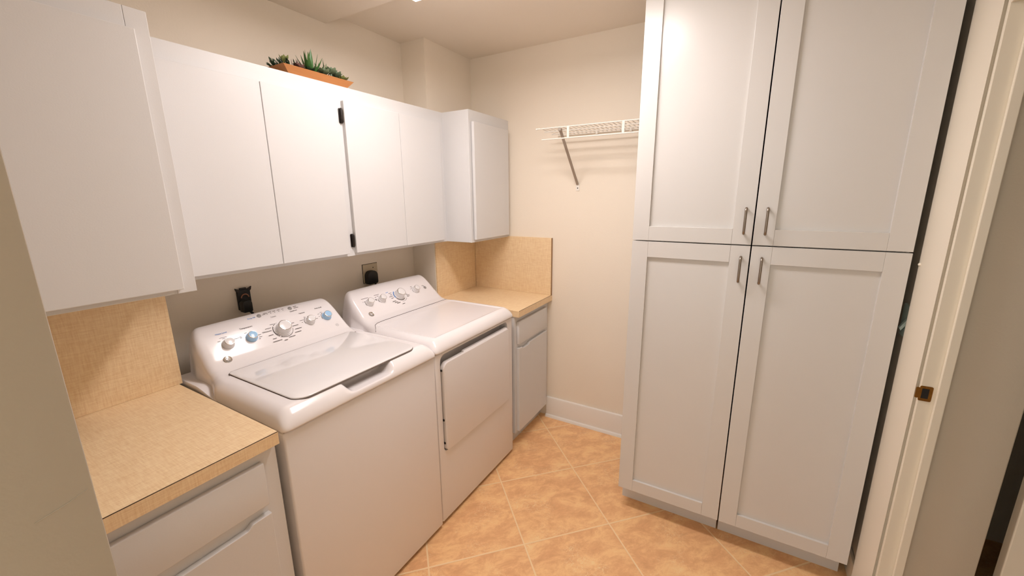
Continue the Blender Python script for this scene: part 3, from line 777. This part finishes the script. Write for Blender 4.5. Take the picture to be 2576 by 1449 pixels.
def aloe(x, y, n, L, m, name, seed, W=.017):
    random.seed(seed); bm = B()
    for i in range(n):
        az = i * 2.4 + random.uniform(-.2, .2); el = R(84 - 52 * (i / n)) 
        leaf(bm, (x + .005 * math.cos(az), y + .005 * math.sin(az), ZS), az, el, L * (1 - .30 * i / n) * random.uniform(.9, 1.08), W * random.uniform(.85, 1.1), .006, curl=R(12), n=7, tip=0)
    obj(name, bm, m, p, smooth=70)
def rosette(x, y, z, n, L, W, m, name, seed, el0=80, el1=12):
    random.seed(seed); bm = B()
    tube(bm, [(x, y, ZS - .006), (x, y, z)], .004, 8)
    for i in range(n):
        f = i / n; az = i * 2.4; el = R(el0 + (el1 - el0) * f ** .8)
        leaf(bm, (x + .003 * math.cos(az), y + .003 * math.sin(az), z), az, el, L * (.5 + .5 * f), W * (.55 + .45 * f), .005, curl=R(22), n=6, tip=1.25)
    obj(name, bm, m, p, smooth=70)
aloe(.800, -.205, 15, .108, M_aloe, 'aloe_plant', 3, .030)
aloe(.872, -.190, 8, .086, M_aloe, 'aloe_plant', 8, .026)
aloe(.758, -.165, 8, .070, M_rose, 'aloe_plant', 11, .020)
rosette(.700, -.180, ZS + .040, 12, .034, .020, M_olive, 'rosette_succulent', 5, 88, 40)
rosette(.846, -.232, ZS + .016, 16, .042, .028, M_sage, 'rosette_succulent', 6)
rosette(.888, -.226, ZS + .028, 16, .042, .028, M_sage, 'rosette_succulent', 7, 85, 20)
rosette(.922, -.215, ZS + .024, 16, .042, .027, M_sage, 'rosette_succulent', 9, 85, 15)
rosette(.948, -.228, ZS + .014, 12, .034, .024, M_olive, 'rosette_succulent', 10, 80, 10)
rosette(.735, -.222, ZS + .014, 14, .034, .022, M_rose, 'rosette_succulent', 12, 80, 15)
rosette(.770, -.236, ZS + .010, 12, .032, .020, M_dkgreen, 'rosette_succulent', 13, 80, 10)
def spray(x, y, seed, m, n=10, L=.05):
    random.seed(seed); bm = B()
    for i in range(n):
        az = R(180) + random.uniform(-1.3, 1.3); el = R(random.uniform(10, 65))
        d_ = Vector((math.cos(el) * math.cos(az), math.cos(el) * math.sin(az), math.sin(el)))
        b0 = Vector((x, y, ZS))
        for k in range(5):
            leaf(bm, b0 + d_ * L * (k + 1) / 5 * random.uniform(.6, 1), az + (1 if k % 2 else -1) * .8, el + .3, .017, .0055, .004, n=4, tip=1.1)
        tube(bm, [b0, b0 + d_ * L], .0014, 5)
    obj('trailing_succulent', bm, m, p, smooth=70)
spray(.690, -.205, 21, M_dkgreen); spray(.668, -.17, 22, M_dkgreen, 9, .04); spray(.735, -.19, 23, M_dkgreen, 8, .05); spray(.83, -.16, 24, M_dkgreen, 9, .06)
spray(.91, -.17, 25, M_dkgreen, 8, .05)

# ------------------------------------------------------------------ camera
cam = bpy.data.cameras.new('camera'); co = bpy.data.objects.new('camera', cam); COL.objects.link(co)
yw, pt, rl = R(30.2512), R(-12.7838), R(-.5035)
fw = Vector((math.cos(pt) * math.cos(yw), math.cos(pt) * math.sin(yw), math.sin(pt)))
rt = Vector((math.sin(yw), -math.cos(yw), 0)); up = rt.cross(fw)
r2 = math.cos(rl) * rt + math.sin(rl) * up; u2 = -math.sin(rl) * rt + math.cos(rl) * up
co.matrix_world = Matrix(((r2.x, u2.x, -fw.x, -.4343), (r2.y, u2.y, -fw.y, -1.9384), (r2.z, u2.z, -fw.z, 1.5754), (0, 0, 0, 1)))
cam.sensor_width = 36; cam.lens = 1016.5 / 2576 * 36; cam.clip_start = .02
SC.camera = co

# ------------------------------------------------------------------ added even world fill in place of light from other rooms, view
wd = bpy.data.worlds.new('world'); SC.world = wd; wd.use_nodes = True
bg = wd.node_tree.nodes['Background']; bg.inputs['Color'].default_value = lin((246, 252, 248)); bg.inputs['Strength'].default_value = 1.18
SC.view_settings.view_transform = 'Standard'; SC.view_settings.look = 'None'; SC.view_settings.gamma = 1
SC.view_settings.use_curve_mapping = False
SC.view_settings.exposure = 0.31
